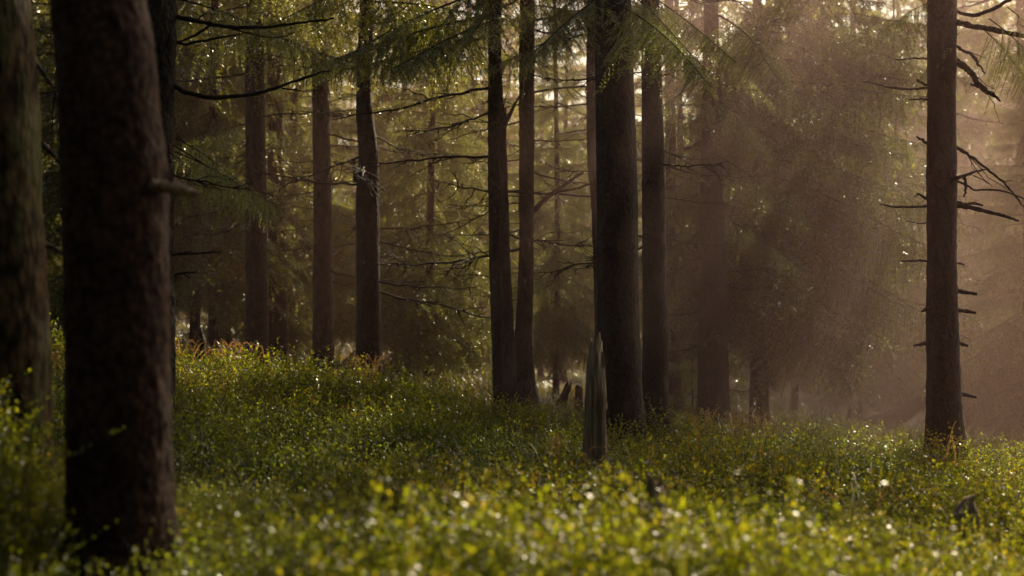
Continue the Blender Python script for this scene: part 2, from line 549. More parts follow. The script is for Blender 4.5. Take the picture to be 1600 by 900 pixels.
def px_branch(key, pts, Y=None, mat=None, k=7, twigs=(), name='branch', jit=0.012, seed=0, depth=0.0):
    """a branch drawn through photo points (x, y, width px) on the tree KEY"""
    T = TREES[key]
    Y = Y or T['Y']
    r = np.random.default_rng(seed + 900)
    mb = MB()

    def one(pts, n):
        A = np.array([[*px(u, v, Y), w / 2 / F * Y] for u, v, w in pts])
        t = np.linspace(0, len(A) - 1, n)
        Q = np.stack([np.interp(t, np.arange(len(A)), A[:, c]) for c in range(4)], -1)
        if n > 8:
            for c in range(3):
                Q[1:-1, c] = (Q[:-2, c] + Q[1:-1, c] * 2 + Q[2:, c]) / 4
        Q[:, 1] += depth * np.linspace(0, 1, n) + np.cumsum(r.normal(0, jit, n))
        Q[:, 0] += r.normal(0, jit * .12, n); Q[:, 2] += r.normal(0, jit * .12, n)
        Q[:, 3] *= r.uniform(.85, 1.2, n)
        return Q
    Q = one(pts, max(10, len(pts) * 6))
    add_tube(mb, Q[:, :3] - T['base'], Q[:, 3], k)
    for tp in twigs:
        q = one(tp, max(6, len(tp) * 4))
        add_tube(mb, q[:, :3] - T['base'], q[:, 3], 5)
    return link(name, mb.mesh(name, [mat or M_TWIG], True), T['root'])


def px_bough(key, u, v, Y, L, az, tilt, seed, fine=B_FINE, roll=0.0):
    T = TREES[key]
    mb = MB()
    add_bough(mb, fine[seed % 4], rot(az, tilt, roll) * (L / 1.6), px(u, v, Y) - T['base'])
    return link('bough', mb.mesh('bough', [M_NEEDLE, M_TWIG]), T['root'])


# ------------------------------------------------------------------ crowns (shared meshes)
CR_HIGH = [crown_mesh(1, 5.0, 16.0, 1.7, 8.0, B_MID, B_LOW, .5, 5, .75, low=(-.35, .2)),
           crown_mesh(2, 6.0, 17.0, 1.8, 8.5, B_MID, B_LOW, .5, 5, .7, low=(-.3, .2))]
CR_SLIM = crown_mesh(12, 7.5, 15.0, 1.2, 9.0, B_MID, B_LOW, .5, 5, .7)
CR_BEAM = [crown_mesh(21, 6.3, 14.5, 1.8, 0, B_LOW, B_LOW, .24, 8, .97, .35, low=(-.3, .1), zgap=0, gap=-.16), crown_mesh(27, 6.3, 14.5, 1.8, 0, B_LOW, B_LOW, .24, 8, .97, .35, low=(-.3, .1), zgap=0, gap=-.16)]
CR_SHADE_MIST = crown_mesh(33, 8.0, 9.9, 1.35, 0, B_FAR, B_FAR, .16, 8, 1.0, .2, low=(-.1, .15), zgap=0, gap=-.14)  # unseen crown added to shade the mist before the skirted spruce
CR_SHADE_TRUNK = crown_mesh(35, 13.8, 18.5, .55, 0, B_FAR, B_FAR, .2, 7, 1.0, .2, low=(-.1, .15), zgap=0, gap=-.15)  # unseen crown added to keep the sun off the broad near trunk
_B14 = np.array([2.78, 16.0, -.37])
_rh = np.random.default_rng(12)
_GAPS = []
for _ in range(13):                              # small openings that dapple the ground under the skirted spruce
    _p, _q = _rh.uniform(-6.9, -4.0), _rh.uniform(-6.6, -2.4)
    _GAPS.append((np.array([.8746 * _p + .4848 * 15.35, -.4848 * _p + .8746 * 15.35, _q + .6 * 15.35]) - _B14, _rh.uniform(.16, .30)))
CR_FULL = [crown_mesh(3, 1.75, 10.0, 1.95, 5.3, B_MID, B_FAR, .20, 8, 1.0, .45, sway=(-.45, .2), low=(-.5, .2),
                      holes=[(np.array([3.0, 16, 5.5]) - _B14, .60), (np.array([3.45, 16, 6.1]) - _B14, .50), (np.array([3.65, 16, 4.7]) - _B14, .46), (np.array([2.25, 16.3, 5.3]) - _B14, .34), (np.array([1.95, 16.4, 6.4]) - _B14, .34)] + _GAPS),
           crown_mesh(4, 2.3, 13.0, 2.2, 8.5, B_MID, B_LOW, .36, 5, .88, .7, low=(-.5, .2))]
CR_MIDST = [crown_mesh(13, .9, 8.0, 1.9, 8, B_MID, B_LOW, .27, 6, .85, .7, low=(-.5, .2)), crown_mesh(14, 1.6, 9.0, 1.7, 9, B_MID, B_LOW, .30, 6, .85, .7, low=(-.55, .2))]
CR_BACK = [crown_mesh(5, 2.0, 16.0, 2.3, 9.0, B_LOW, B_FAR, .40, 5, .85, .7, low=(-.5, .2)),
           crown_mesh(6, 3.4, 17.5, 2.2, 9.0, B_LOW, B_FAR, .42, 5, .8, .7, low=(-.45, .2)),
           crown_mesh(7, 0.8, 13.0, 2.0, 9.0, B_LOW, B_FAR, .36, 5, .85, .7, low=(-.5, .2))]
CR_FARSET = [crown_mesh(8, 0.4, 15.0, 2.5, 0.0, B_FAR, B_FAR, .5, 5, .9, .7), crown_mesh(9, 4.0, 18.0, 2.5, 0.0, B_FAR, B_FAR, .5, 5, .85, .7)]

# ------------------------------------------------------------------ the trees one can tell apart
spruce('T1', 'very broad dark trunk close to the viewer with one short broken branch stub', [(-50, 74, 221), (0, 80, 226), (90, 88, 242), (200, 93, 250), (285, 97, 263), (330, 98, 259), (450, 102, 262), (650, 104, 263), (800, 105, 266), (865, 104, 270)],
       4.6, 13, 1, M_BARK_DARK, 110, .014, 3.0, .030, .006, .22, crown=(CR_HIGH[0], 1.0, 0.3))
spruce('T0', 'thick trunk streaked with green lichen, cut by the edge beside the broad dark trunk', [(0, -92, 45), (200, -86, 60), (500, -80, 72), (640, -78, 77)], 5.6, 13, 2, M_BARK_LICHEN, 48, .03, 3.4, .05, .006, .25, crown=(CR_HIGH[1], .9, 1.3))
spruce('T2', 'knobbly dark trunk half hidden behind the broad near trunk', [(0, 224, 277), (200, 228, 271), (400, 232, 271), (600, 235, 273)], 9, 15, 3, M_BARK, 40, .03, 4.2, .04, .012, .25, branches=(12, 1.2, 5.0, .6, 1.5), crown=(CR_HIGH[0], 1.0, 2.2))
spruce('T3', 'straight dark trunk, leftmost of the row standing beyond the green rise', [(0, 386, 411), (100, 383, 413), (300, 384, 416), (540, 384, 419), (555, 382, 421)], 17, 17, 4, k=32, branches=(28, 1.6, 6.5, .35, 2.1), crown=(CR_HIGH[1], 1.0, .7))
spruce('T4', 'hazy greyish trunk just behind the leftmost trunk of the row', [(0, 419, 439), (250, 418, 445), (545, 420, 450)], 21, 17, 5, k=28, branches=(24, 1.5, 7, .4, 2.1), crown=(CR_HIGH[0], 1.0, 1.9))
spruce('T5', 'straight trunk with a bright thin sunlit edge, between the hazy and the crooked trunk', [(0, 487, 509), (150, 488, 514), (350, 490, 519), (560, 488, 522)], 18, 17, 6, k=32, branches=(30, 1.2, 7, .35, 2.1), crown=(CR_HIGH[1], .95, 3.1))
spruce('T6', 'crooked trunk with a bend and a broken flange, dry grass arching at its foot', [(0, 562, 586), (130, 557, 581), (180, 556, 582), (208, 559, 588), (250, 561, 592), (300, 556, 592), (450, 557, 594), (560, 556, 596), (592, 554, 599)], 15, 16, 7, k=34, branches=(32, 1.0, 6, .3, 2.0), crown=(CR_HIGH[0], .95, 4.2))
spruce('T7', 'leaning trunk with a second broken stem fused to its side', [(0, 764, 784), (80, 763, 783), (200, 762, 788), (400, 764, 795), (560, 769, 800), (625, 771, 806)], 14, 16, 8, k=34, branches=(30, 1.2, 6, .3, 2.0), crown=(CR_HIGH[1], .95, 5.0))
spruce('T8', 'upright trunk touching the leaning twin trunk, flared root mass at its foot', [(0, 812, 836), (200, 811, 835), (400, 811, 834), (500, 806, 832), (560, 799, 833), (600, 792, 837), (625, 786, 842)], 14.3, 17, 9, k=34, branches=(32, 1.2, 6, .3, 2.1), crown=(CR_HIGH[0], 1.0, 2.6))
spruce('T9', 'slim wavy trunk that slips behind the thick central trunk', [(0, 918, 930), (100, 916, 931), (250, 917, 931), (320, 924, 938), (480, 929, 944), (660, 930, 948)], 13.4, 12, 10, k=24, branches=(16, 2, 5.5, .6, 1.9), crown=(CR_HIGH[1], .7, 2.0))
spruce('T10', 'thickest central trunk, dark, rising behind the grey broken snag', [(0, 930, 986), (100, 930, 990), (300, 932, 996), (500, 934, 1000), (620, 938, 1004), (668, 932, 1010)], 11.5, 17, 11, k=48, dz=.035, branches=(9, 1.6, 5, .5, 1.4), crown=(CR_SLIM, 1.0, 1.1))
spruce('T11', 'dark trunk with a swollen kink, right against the thickest central trunk', [(0, 1002, 1030), (300, 1003, 1040), (450, 1004, 1040), (540, 1004, 1047), (575, 1003, 1043), (668, 1000, 1047)], 11.9, 16, 12, k=40, dz=.04, branches=(10, 1.6, 5, .5, 1.4), crown=(CR_SLIM, 1.0, 3.6))
spruce('T12', 'thin hazy trunk in the gap right of the kinked dark trunk', [(0, 1038, 1052), (300, 1040, 1058), (668, 1043, 1066)], 17, 15, 13, k=24, branches=(10, 1.5, 5, .5, 1.4), crown=(CR_SLIM, 1.0, .4))
spruce('T13', 'stout trunk under drooping green boughs with golden grass before its foot', [(0, 1100, 1122), (400, 1092, 1134), (668, 1090, 1140)], 14.5, 16, 14, k=36, branches=(14, .8, 4, .5, 1.3), crown=(CR_SLIM, 1.0, 2.4))
spruce('T14', 'spruce with a skirt of drooping needled boughs sweeping out over the sunny bilberries', [(0, 1176, 1190), (300, 1174, 1192), (560, 1172, 1199), (675, 1171, 1202)], 16, 17, 15, k=30, branches=(8, .6, 2, .4, 1.0), crown=(CR_FULL[0], 1.0, 0.0))
spruce('T15', 'thin distant trunk standing in bright mist right of the drooping spruce', [(0, 1328, 1337), (400, 1326, 1341), (668, 1324, 1348)], 24, 16, 16, k=20, branches=(10, 2, 7, .6, 1.8), crown=(CR_BEAM[0], .72, 1.5))
spruce('T16', 'straight trunk alone in the bright mist with short broken twigs on both sides', [(0, 1449, 1494), (150, 1449, 1493), (300, 1448, 1494), (400, 1449, 1494), (500, 1448, 1497), (620, 1448, 1501), (700, 1446, 1507)], 11.5, 15, 17, k=48, dz=.03, flake=.006, crown=(CR_SLIM, 1.0, 3.9))

# second stem of the leaning tree, with its broken fork
T = TREES['T7']
P, Rr, _ = trunk_from_rows([(170, 785, 792), (200, 779, 791), (400, 780, 797), (600, 785, 808)], 13.85, T['base'][2], px(788, 168, 13.85)[2], 31, 24, taper=.2)
mb = MB(); add_tube(mb, P - T['base'], Rr, 24, 0, trunk_bump(31, .04, .006)); link('stem', mb.mesh('stem', [M_BARK], True), T['root'])
px_branch('T7', [(786, 200, 9), (796, 180, 6), (806, 160, 4), (812, 148, 2)], 13.85, seed=1)
# broken branches placed one by one
px_branch('T1', [(235, 288, 20), (264, 294, 17), (296, 300, 14), (318, 306, 10)], 4.5, M_ROT, 10, seed=2)
px_branch('T1', [(230, 268, 30), (258, 280, 24), (268, 286, 12)], 4.62, M_BARK_DARK, 10, seed=3)
px_branch('T2', [(262, 22, 9), (300, 33, 7), (350, 43, 6), (420, 44, 5), (480, 38, 4), (525, 34, 3)], 9, twigs=[[(330, 38, 4), (300, 55, 4), (275, 66, 3)], [(310, 32, 3), (325, 22, 2)], [(360, 44, 3), (420, 60, 2), (460, 48, 1.5)]], seed=4)
px_branch('T2', [(265, 128, 9), (285, 143, 8), (330, 154, 7), (390, 150, 6), (440, 138, 5), (490, 120, 4), (518, 112, 2)], 9, twigs=[[(440, 138, 3), (470, 142, 2), (500, 138, 1.5)]], seed=5)
px_branch('T2', [(262, 60, 6), (290, 70, 5), (330, 62, 4), (380, 54, 2)], 9.1, seed=6)
px_branch('T2', [(260, 398, 5), (290, 397, 4), (320, 396, 3.5), (352, 394, 2.5)], 9, twigs=[[(285, 397, 3), (300, 392, 2)]], seed=7)
px_branch('T2', [(262, 432, 5), (285, 426, 4), (310, 425, 2.5)], 9, twigs=[[(285, 427, 3), (296, 434, 2)]], seed=8)
px_branch('T0', [(50, 95, 8), (70, 110, 7), (92, 140, 5)], 5.7, seed=9)
px_branch('T0', [(55, 210, 10), (75, 235, 8), (96, 262, 6)], 5.7, seed=10)
px_branch('T0', [(60, 375, 9), (85, 390, 7), (110, 404, 5)], 5.7, seed=11)
px_branch('T0', [(40, 82, 4), (70, 82, 3), (85, 84, 2)], 5.7, seed=12)
px_branch('T6', [(556, 285, 8), (555, 262, 6), (554, 250, 3)], 14.9, M_BARK, 8, seed=13)
px_branch('T8', [(824, 340, 9), (850, 312, 8), (880, 290, 7), (912, 268, 5)], 14.3, seed=14)
px_branch('T16', [(1455, 138, 4), (1420, 138, 4), (1380, 132, 3), (1350, 126, 2)], twigs=(), seed=15)
px_branch('T16', [(1455, 92, 3), (1425, 92, 3), (1400, 92, 2)], seed=16)
px_branch('T16', [(1455, 133, 5), (1442, 130, 4), (1432, 125, 3)], seed=17)
px_branch('T16', [(1455, 156, 4), (1435, 155, 3), (1418, 156, 2)], seed=18)
px_branch('T16', [(1455, 229, 5), (1443, 220, 4), (1433, 217, 3), (1424, 217, 2)], seed=19)
px_branch('T16', [(1455, 312, 5), (1440, 306, 4), (1432, 302, 3)], twigs=[[(1436, 304, 2), (1432, 306, 1.5)]], seed=20)
px_branch('T16', [(1455, 322, 4), (1420, 323, 4), (1395, 323, 3.5), (1375, 319, 2)], seed=21)
px_branch('T16', [(1455, 347, 2.5), (1435, 350, 2), (1415, 346, 1.5)], seed=22)
px_branch('T16', [(1455, 408, 4), (1430, 408, 3), (1408, 408, 2.5)], seed=23)
px_branch('T16', [(1488, 408, 4), (1498, 411, 3), (1508, 413, 2)], seed=24)
px_branch('T16', [(1486, 318, 12), (1510, 323, 8), (1540, 331, 6), (1570, 338, 5), (1592, 345, 3)], twigs=[[(1500, 320, 6), (1520, 318, 5), (1531, 322, 3)]], seed=25)
px_branch('T16', [(1486, 222, 7), (1510, 240, 5), (1540, 262, 4), (1568, 284, 3.5), (1585, 305, 3), (1602, 324, 2)],
          twigs=[[(1512, 243, 2), (1530, 272, 1.3), (1552, 292, 1)], [(1514, 244, 2), (1540, 276, 1.2), (1575, 297, 1)], [(1568, 284, 2), (1582, 282, 1)], [(1516, 246, 1.5), (1524, 264, 1), (1545, 287, .8)]], seed=26)
px_branch('T16', [(1486, 281, 6), (1505, 275, 6), (1525, 268, 4), (1546, 263, 2)], Y=11.35, seed=27)
px_branch('T16', [(1488, 280, 4), (1505, 290, 3.5), (1520, 296, 3), (1560, 298, 3), (1602, 312, 2)], twigs=[[(1505, 277, 5), (1508, 290, 5), (1506, 308, 3)], [(1520, 274, 2), (1545, 287, 1.5)]], seed=28)
px_branch('T16', [(1486, 84, 9), (1500, 100, 11), (1515, 116, 9), (1528, 136, 10), (1545, 146, 8), (1560, 159, 3)], twigs=[[(1515, 110, 2), (1535, 130, 1.3), (1552, 141, 1)], [(1544, 150, 1.5), (1552, 175, 1.2), (1556, 192, 1)], [(1528, 134, 5), (1516, 132, 3)]], mat=M_BARK, seed=29)
px_branch('T16', [(1492, 72, 4), (1512, 86, 5), (1523, 94, 5), (1530, 106, 3), (1537, 116, 2)], twigs=[[(1498, 77, 1.5), (1520, 84, 1.2), (1540, 90, 1)]], seed=30)
px_branch('T16', [(1488, 34, 10), (1515, 42, 9), (1550, 48, 8), (1602, 60, 7), (1660, 75, 6)], seed=31, mat=M_BARK)
px_branch('T16', [(1488, 16, 6), (1520, 26, 6), (1550, 16, 6), (1590, -8, 5), (1630, -40, 4)], seed=32, mat=M_BARK)
for i, (v, a, b) in enumerate([(482, 1455, 1440), (485, 1488, 1524), (536, 1455, 1428), (536, 1490, 1511), (616, 1492, 1520), (456, 1490, 1522)]):
    s = 1 if b > a else -1
    px_branch('T16', [(a, v - 2, 8), (a + (b - a) * .6, v + 1, 6), (b, v + 4, 4)], seed=40 + i)
# live boughs hanging into the picture
for i, (u, v, L, az, ti) in enumerate([(1520, 40, 1.0, .4, -.5), (1545, 30, .9, -.3, -.7), (1575, 10, .8, .1, -.6), (1500, 52, .55, 2.8, -.75), (1590, 40, .8, .0, -.45), (1470, -5, .6, 2.4, -.3)]):
    px_bough('T16', u, v, 11.45 - .15 * (i % 3), L, az, ti, i)
for i, (key, u, v, Y, L, az, ti) in enumerate([('T7', 770, 20, 13.8, 2.0, 3.3, -.25), ('T7', 770, -20, 13.6, 2.1, 3.0, -.35), ('T7', 766, 60, 14.2, 1.6, 3.6, -.2), ('T7', 770, 30, 13.5, 1.8, 4.2, -.35),
                                               ('T2', 268, 215, 9.6, .95, .5, -.45), ('T2', 268, 235, 9.2, .8, -.2, -.4), ('T2', 268, 200, 9.9, 1.0, .9, -.5), ('T2', 268, 225, 9.4, .9, .1, -.55), ('T2', 268, 0, 9.2, 1.3, .5, -.15),
                                               ('T3', 400, 190, 16.8, 1.4, 3.6, -.3), ('T3', 400, 20, 16.8, 1.8, .2, -.1), ('T3', 400, 10, 16.8, 1.8, 3.3, -.15), ('T5', 498, 10, 17.6, 1.8, .3, -.15), ('T6', 572, 20, 14.6, 1.8, .15, -.2), ('T6', 572, 0, 14.6, 1.9, -.5, -.15),
                                               ('T3', 400, -20, 16.6, 1.4, -.9, -.35), ('T4', 433, 10, 20.6, 1.6, .4, -.3), ('T4', 433, 40, 20.6, 1.5, -.6, -.35), ('T5', 498, -15, 17.6, 1.5, -1.0, -.4), ('T5', 498, 20, 17.6, 1.4, 3.6, -.35),
                                               ('T6', 572, -20, 14.6, 1.5, -1.2, -.45), ('T6', 572, -25, 14.6, 1.5, 3.8, -.4), ('T7', 770, -25, 13.6, 1.5, 4.6, -.5), ('T8', 822, -20, 14, 1.3, -1.3, -.5), ('T9', 924, 40, 13.2, 1.2, 3.4, -.35),
                                               ('T10', 958, 0, 11.2, 1.5, -1.0, -.55), ('T10', 958, -30, 11.2, 1.2, -.5, -.7), ('T10', 950, -20, 11.3, 1.2, 3.9, -.6), ('T11', 1015, -10, 11.7, 1.1, -.8, -.6), ('T11', 1015, -20, 11.7, 1.2, -2.0, -.6),
                                               ('T13', 1110, 60, 14.3, 1.3, .5, -.6), ('T13', 1110, 150, 14.2, 1.2, -.7, -.65), ('T13', 1110, 240, 14.3, 1.5, .1, -.5), ('T13', 1110, 120, 14.2, 1.6, 3.5, -.5), ('T13', 1110, 20, 14.0, 1.8, -1.2, -.5), ('T13', 1112, 330, 14.3, 1.2, -.2, -.5),
                                               ('T8', 822, 10, 14.0, 1.7, .1, -.1), ('T8', 822, -10, 14, 1.8, -.6, -.15)]):
    px_bough(key, u, v, Y, L, az, ti, i, B_FINE if Y < 14.5 else B_MID)

# ------------------------------------------------------------------ trees farther back (trunk + crown each)
def back_trunk(seed, h=16, r=.16):
    z = np.concatenate([np.arange(-.4, 7, .14), np.arange(7, h, .6)])
    rr = r * (1 - .8 * np.clip(z / h, 0, 1)) * (1 + .35 * np.exp(-np.maximum(z, 0) / .2))
    P = np.stack([.10 * np.sin(z * .35 + seed), .05 * np.cos(z * .4 + seed), z], -1) - np.array([.10 * math.sin(seed), .05 * math.cos(seed), 0])
    mb = MB(); add_tube(mb, P, rr, 16, 0, trunk_bump(seed, .05, .008))
    return mb.mesh('trunk', [M_BARK], True)


BT = [back_trunk(60 + i) for i in range(4)]


def back_tree(u, Y, crown, sc, label, group, seed, nb=8, thin=1.0, x=None):
    r = np.random.default_rng(seed)
    x = (u - 800) / F * Y if x is None else x
    t = thing('spruce_tree', label, 'tree', (x, Y, float(ground_z(np.array(x), np.array(float(Y))))), group)
    o = link('trunk', BT[seed % 4], t); o.scale = (sc * thin, sc * thin, sc)
    if crown is not None:
        c = link('crown', crown, t); c.scale = (sc,) * 3; c.rotation_euler = (0, 0, r.uniform(0, 6.28))
    for i in range(nb):
        b = link('branch', BRANCHES[r.integers(0, 14)], t, (0, 0, 1.2 + 5.5 * (i + r.random()) / nb))
        L = r.uniform(.7, 2.0); b.scale = (L,) * 3; b.rotation_euler = (r.normal(0, .4), r.uniform(-.1, .2), r.choice([0, math.pi]) + r.normal(0, .8))


B0, B1, B2 = CR_BACK
for i, a in enumerate([(625, 26, B1, .56, 'thin straight trunk in shade just right of the crooked trunk', 1.1), (740, 28, B1, .6, 'dim trunk left of the leaning twin trunk, under hanging foliage', 1.4),
                       (845, 31, B1, .6, 'faint slim trunk in the brown mist right of the twin trunks', .75), (305, 22, B1, .9, 'thin dim trunk in mist just right of the knobbly trunk', .6),
                       (1240, 27, B0, .66, 'misty spruce showing dark boughs behind the drooping skirted spruce', .7), (1062, 21, B2, .58, 'dense dark spruce filling the gap behind the kinked trunk', .8)]):
    back_tree(a[0], a[1], a[2], a[3], a[4], None, 70 + i, 12, a[5])
for i, (u, Y, c, sc, lb, th) in enumerate([(668, 20.5, 0, .8, 'young spruce with sunlit yellow-green boughs between the crooked and the leaning trunk', .5), (868, 20, 1, .6, 'young spruce with backlit boughs between the twin trunks and the thickest trunk', .5),
                                           (335, 20.5, 1, 1.0, 'shaded young spruce right of the knobbly trunk', .5), (455, 25, 0, 1.0, 'shaded young spruce in the gap behind the hazy greyish trunk', .5),
                                           (1600, 19, 0, .72, 'misty young spruce with dark hanging boughs, cut by the edge right of the lone trunk', .5), (1402, 23, 1, .55, 'small misty spruce between the skirted spruce and the lone trunk', .5)]):
    back_tree(u, Y, CR_MIDST[c], sc, lb, None, 170 + i, 4, th)
G = 'spruces standing in the mist beyond the main trunks'
LB = 'spruce with hazy drooping boughs in the mist beyond the main trunks'
for i, (u, Y, c, sc) in enumerate([(690, 24, B2, .62), (580, 31, B0, .56), (660, 35, B2, .62), (460, 28, B0, .7), (350, 26, B0, .9), (240, 24, B1, .9), (110, 22, B2, .9), (20, 27, B0, 1.0), (880, 27, B0, .5), (960, 33, B0, .5),
                                   (520, 38, B0, .6), (410, 36, B1, .85), (790, 40, B0, .8), (1130, 35, B0, .52), (1010, 29, B1, .55), (1320, 36, B2, .7), (1400, 30, B0, .72), (1500, 35, B0, .85), (1585, 25, B0, .85), (1640, 33, B0, .65), (1210, 42, B0, .8),
                                   (890, 44, B0, .65), (700, 46, B0, .62), (600, 44, B1, .6), (300, 42, B0, .9), (180, 38, B0, .9), (1440, 50, B0, .75), (1380, 46, B2, .95), (1490, 48, B0, 1.0), (1550, 45, B2, 1.1), (1540, 38, B0, .95), (1440, 40, B0, .95), (1625, 36, B0, .95), (1620, 47, B0, 1.0), (1700, 44, B0, 1.0), (1260, 50, B0, .8)]):
    back_tree(u, Y, c, sc, LB, G, 80 + i, 5)

# the far wood that reads as one mass (also the wood carrying on around it, and two unseen added shade trees)
def forest_mass():
    r = np.random.default_rng(5)
    mb = MB()
    pos = [(x + r.normal(0, 1), y + r.normal(0, 1.5)) for y in (54, 60, 67) for x in np.arange(-34, 36, 3.4)]
    pos += [(x + r.normal(0, 1), y + r.normal(0, 1)) for y in (-9, -14) for x in np.arange(-16, 17, 2.6)]      # the wood behind the viewer
    pos += [(-12 - 3 * k + r.normal(0, 1), 14 + 5.0 * j) for k in range(2) for j in range(8)]
    pos += [(sx * (7 + 3 * k) + (2.5 if sx > 0 else 0) + r.normal(0, .7), -7 + 2.6 * j + r.normal(0, .6)) for sx in (-1, 1) for k in range(2) for j in range(6)]
    src = []
    for m in CR_FARSET + [CR_SHADE_MIST, CR_SHADE_TRUNK]:
        n = len(m.vertices); V = np.empty(n * 3, np.float32); m.vertices.foreach_get('co', V)
        k = len(m.polygons); tot = np.empty(k, np.int32); m.polygons.foreach_get('loop_total', tot)
        lp = np.empty(len(m.loops), np.int32); m.loops.foreach_get('vertex_index', lp)
        st = np.concatenate([[0], np.cumsum(tot)[:-1]])
        vr = np.empty(k, np.float32); m.attributes['var'].data.foreach_get('value', vr)
        t = tot == 3
        src.append((V.reshape(-1, 3), lp[st[t][:, None] + np.arange(3)], vr[t]))
    near = [(7.6, 18.7), (9.2, 23.5)]  # two unseen trees, put in only for the shade they cast
    for i, (x, y) in enumerate(pos + near):
        V, f, vr = src[i % 2 if i < len(pos) else 2 + i - len(pos)]
        sc = r.uniform(.72, 1.05) if i < len(pos) else 1.0
        Rm = rot(r.uniform(0, 6.28), 0) * sc
        z = float(ground_z(np.array(x), np.array(y)))
        mb.add(V @ Rm.T + np.array([x, y, z]), f, 0, vr)
        add_tube(mb, np.array([[x, y, z - .3], [x, y, z + 5], [x, y, z + 15 * sc]]), [.2, .15, .03], 8, 1)
    tag(link('forest', mb.mesh('forest', [M_NEEDLE, M_BARK])), 'far dark spruce wood closing the view behind the trunks, with two unseen shade trees added', 'forest', kind='stuff')


forest_mass()
# never linked as objects of their own
for m in CR_FARSET:
    bpy.data.meshes.remove(m)


# ------------------------------------------------------------------ snag, stumps, log, sapling
def snag(name, label, cat, outline, Y, seed, k=26, lean=0.0, jag=0.12, hollow=0.25, mat=None, bz=None, splinters=()):
    """broken dead stem: outline rows (photo y, left, right), jagged at the top"""
    v0, l0, r0 = max(outline)
    b = px((l0 + r0) / 2, v0, Y)
    b[2] = float(ground_z(np.array(b[0]), np.array(float(Y)))) if bz is None else bz
    A = np.array(sorted([(*px((l + r) / 2, v, Y), (r - l) / 2 / F * Y) for v, l, r in outline], key=lambda p: p[2]))
    zt = A[-1, 2]
    zs = np.linspace(b[2] - .15, zt, max(14, int((zt - b[2]) / .022)))
    X = np.interp(zs, A[:, 2], A[:, 0]); Rr = np.interp(zs, A[:, 2], A[:, 3])
    P = np.stack([X, np.full_like(X, Y), zs], -1)
    P = np.vstack([P, P[-1] + [0, 0, .002], P[-1] + [0, 0, -jag * .9]]); Rr = np.concatenate([Rr, [Rr[-1] * .75, Rr[-1] * .4]])

    def bump(th, V, r):
        ph = seed * 1.7
        groove = -hollow * np.exp(-((np.sin((th - ph) / 2)) ** 2) / .02) - hollow * .8 * np.exp(-((np.sin((th - ph - 2.3) / 2)) ** 2) / .015) - hollow * .5 * np.exp(-((np.sin((th - ph - 4.4) / 2)) ** 2) / .01)
        fib = noise3(np.stack([np.cos(th)[None] * 9 + 0 * V[..., 0], np.sin(th)[None] * 9 + 0 * V[..., 0], V[..., 2] * 2.5 + seed], -1))
        return r * (groove[None] + .14 * fib + .08 * noise3(V * 14 + seed))
    V, q, t = tube(P, Rr, k, True, bump)
    th = np.linspace(0, 6.283, k, endpoint=False)
    V = V.copy()
    n = len(P)
    teeth = jag * (np.random.default_rng(seed).random(k) - .55) + jag * .8 * np.sin(th * 2 + seed)
    up = np.clip((V[:n * k, 2] - (zt - 2.2 * jag)) / (2.2 * jag), 0, 1)
    V[:n * k, 2] += np.tile(teeth, n) * up
    mb = MB(); mb.add(V - b, q); mb.Fs.append((t, np.zeros(len(t), np.int32), np.full(len(t), .5, np.float32)))
    for j, sp in enumerate(splinters):
        Q = np.array([px(u, v, Y - .02 + .02 * j) for v, u, w in sp]); wq = np.array([w / 2 / F * Y for v, u, w in sp])
        t_ = np.linspace(0, len(Q) - 1, 30); ii = np.arange(len(Q))
        Q = np.stack([np.interp(t_, ii, Q[:, c]) for c in range(3)], -1)
        add_tube(mb, Q - b, np.interp(t_, ii, wq), 14, 0, lambda th, V, r: r * (.35 * noise3(np.stack([np.cos(th)[None] * 3 + 0 * V[..., 0], np.sin(th)[None] * 3 + 0 * V[..., 0], V[..., 2] * 4], -1)) + .12 * noise3(V * 40)))
    o = link(name, mb.mesh(name, [mat or (M_ROT if name == 'broken_snag' or Y < 7 else M_ROT_DARK)]), None, b)
    return tag(o, label, cat)


snag('broken_snag', 'grey splintered dead stem with a jagged tip before the thickest trunk', 'snag', [(556, 921, 944), (580, 918, 945), (620, 915, 947), (700, 913, 948), (760, 911, 950)], 8.6, 3, 44, jag=.10, hollow=.22, splinters=[[(640, 930, 20), (590, 931, 18), (556, 932, 15), (535, 934, 9), (519, 936, 3)], [(640, 922, 14), (585, 921, 11), (560, 922, 7), (545, 923, 2)], [(640, 941, 14), (600, 942, 10), (572, 942, 6), (556, 941, 2)]])
snag('tree_stump', 'rotten moss-dark stump pressed against the flared twin trunks', 'stump', [(598, 812, 828), (610, 806, 836), (640, 800, 842)], 13.7, 5, 24, jag=.07)
snag('tree_stump', 'slanting pointed stump in the sunny grass right of the twin trunks', 'stump', [(602, 886, 893), (615, 878, 889), (630, 868, 886), (645, 864, 886)], 15, 6, 20, jag=.05, hollow=.2)
snag('tree_stump', 'small blunt stump just left of the grey splintered stem', 'stump', [(606, 898, 911), (645, 897, 912)], 14.5, 7, 18, jag=.03, hollow=.12)
snag('tree_stump', 'short pointed stump beside glowing dry grass on the far left rise', 'stump', [(517, 311, 317), (530, 308, 321), (560, 306, 322)], 15, 8, 18, jag=.04, hollow=.2)
snag('tree_stump', 'small rotten stump sunk in the bilberries below the lone misty trunk', 'stump', [(784, 1502, 1526), (792, 1495, 1529), (805, 1490, 1530), (840, 1488, 1532)], 6.4, 9, 24, jag=.025, hollow=.25)
snag('tree_stump', 'blurred grey stump among the nearest bilberries right of the splintered stem', 'stump', [(758, 1012, 1036), (790, 1006, 1042), (840, 1004, 1044)], 5.0, 10, 22, jag=.04, hollow=.2)

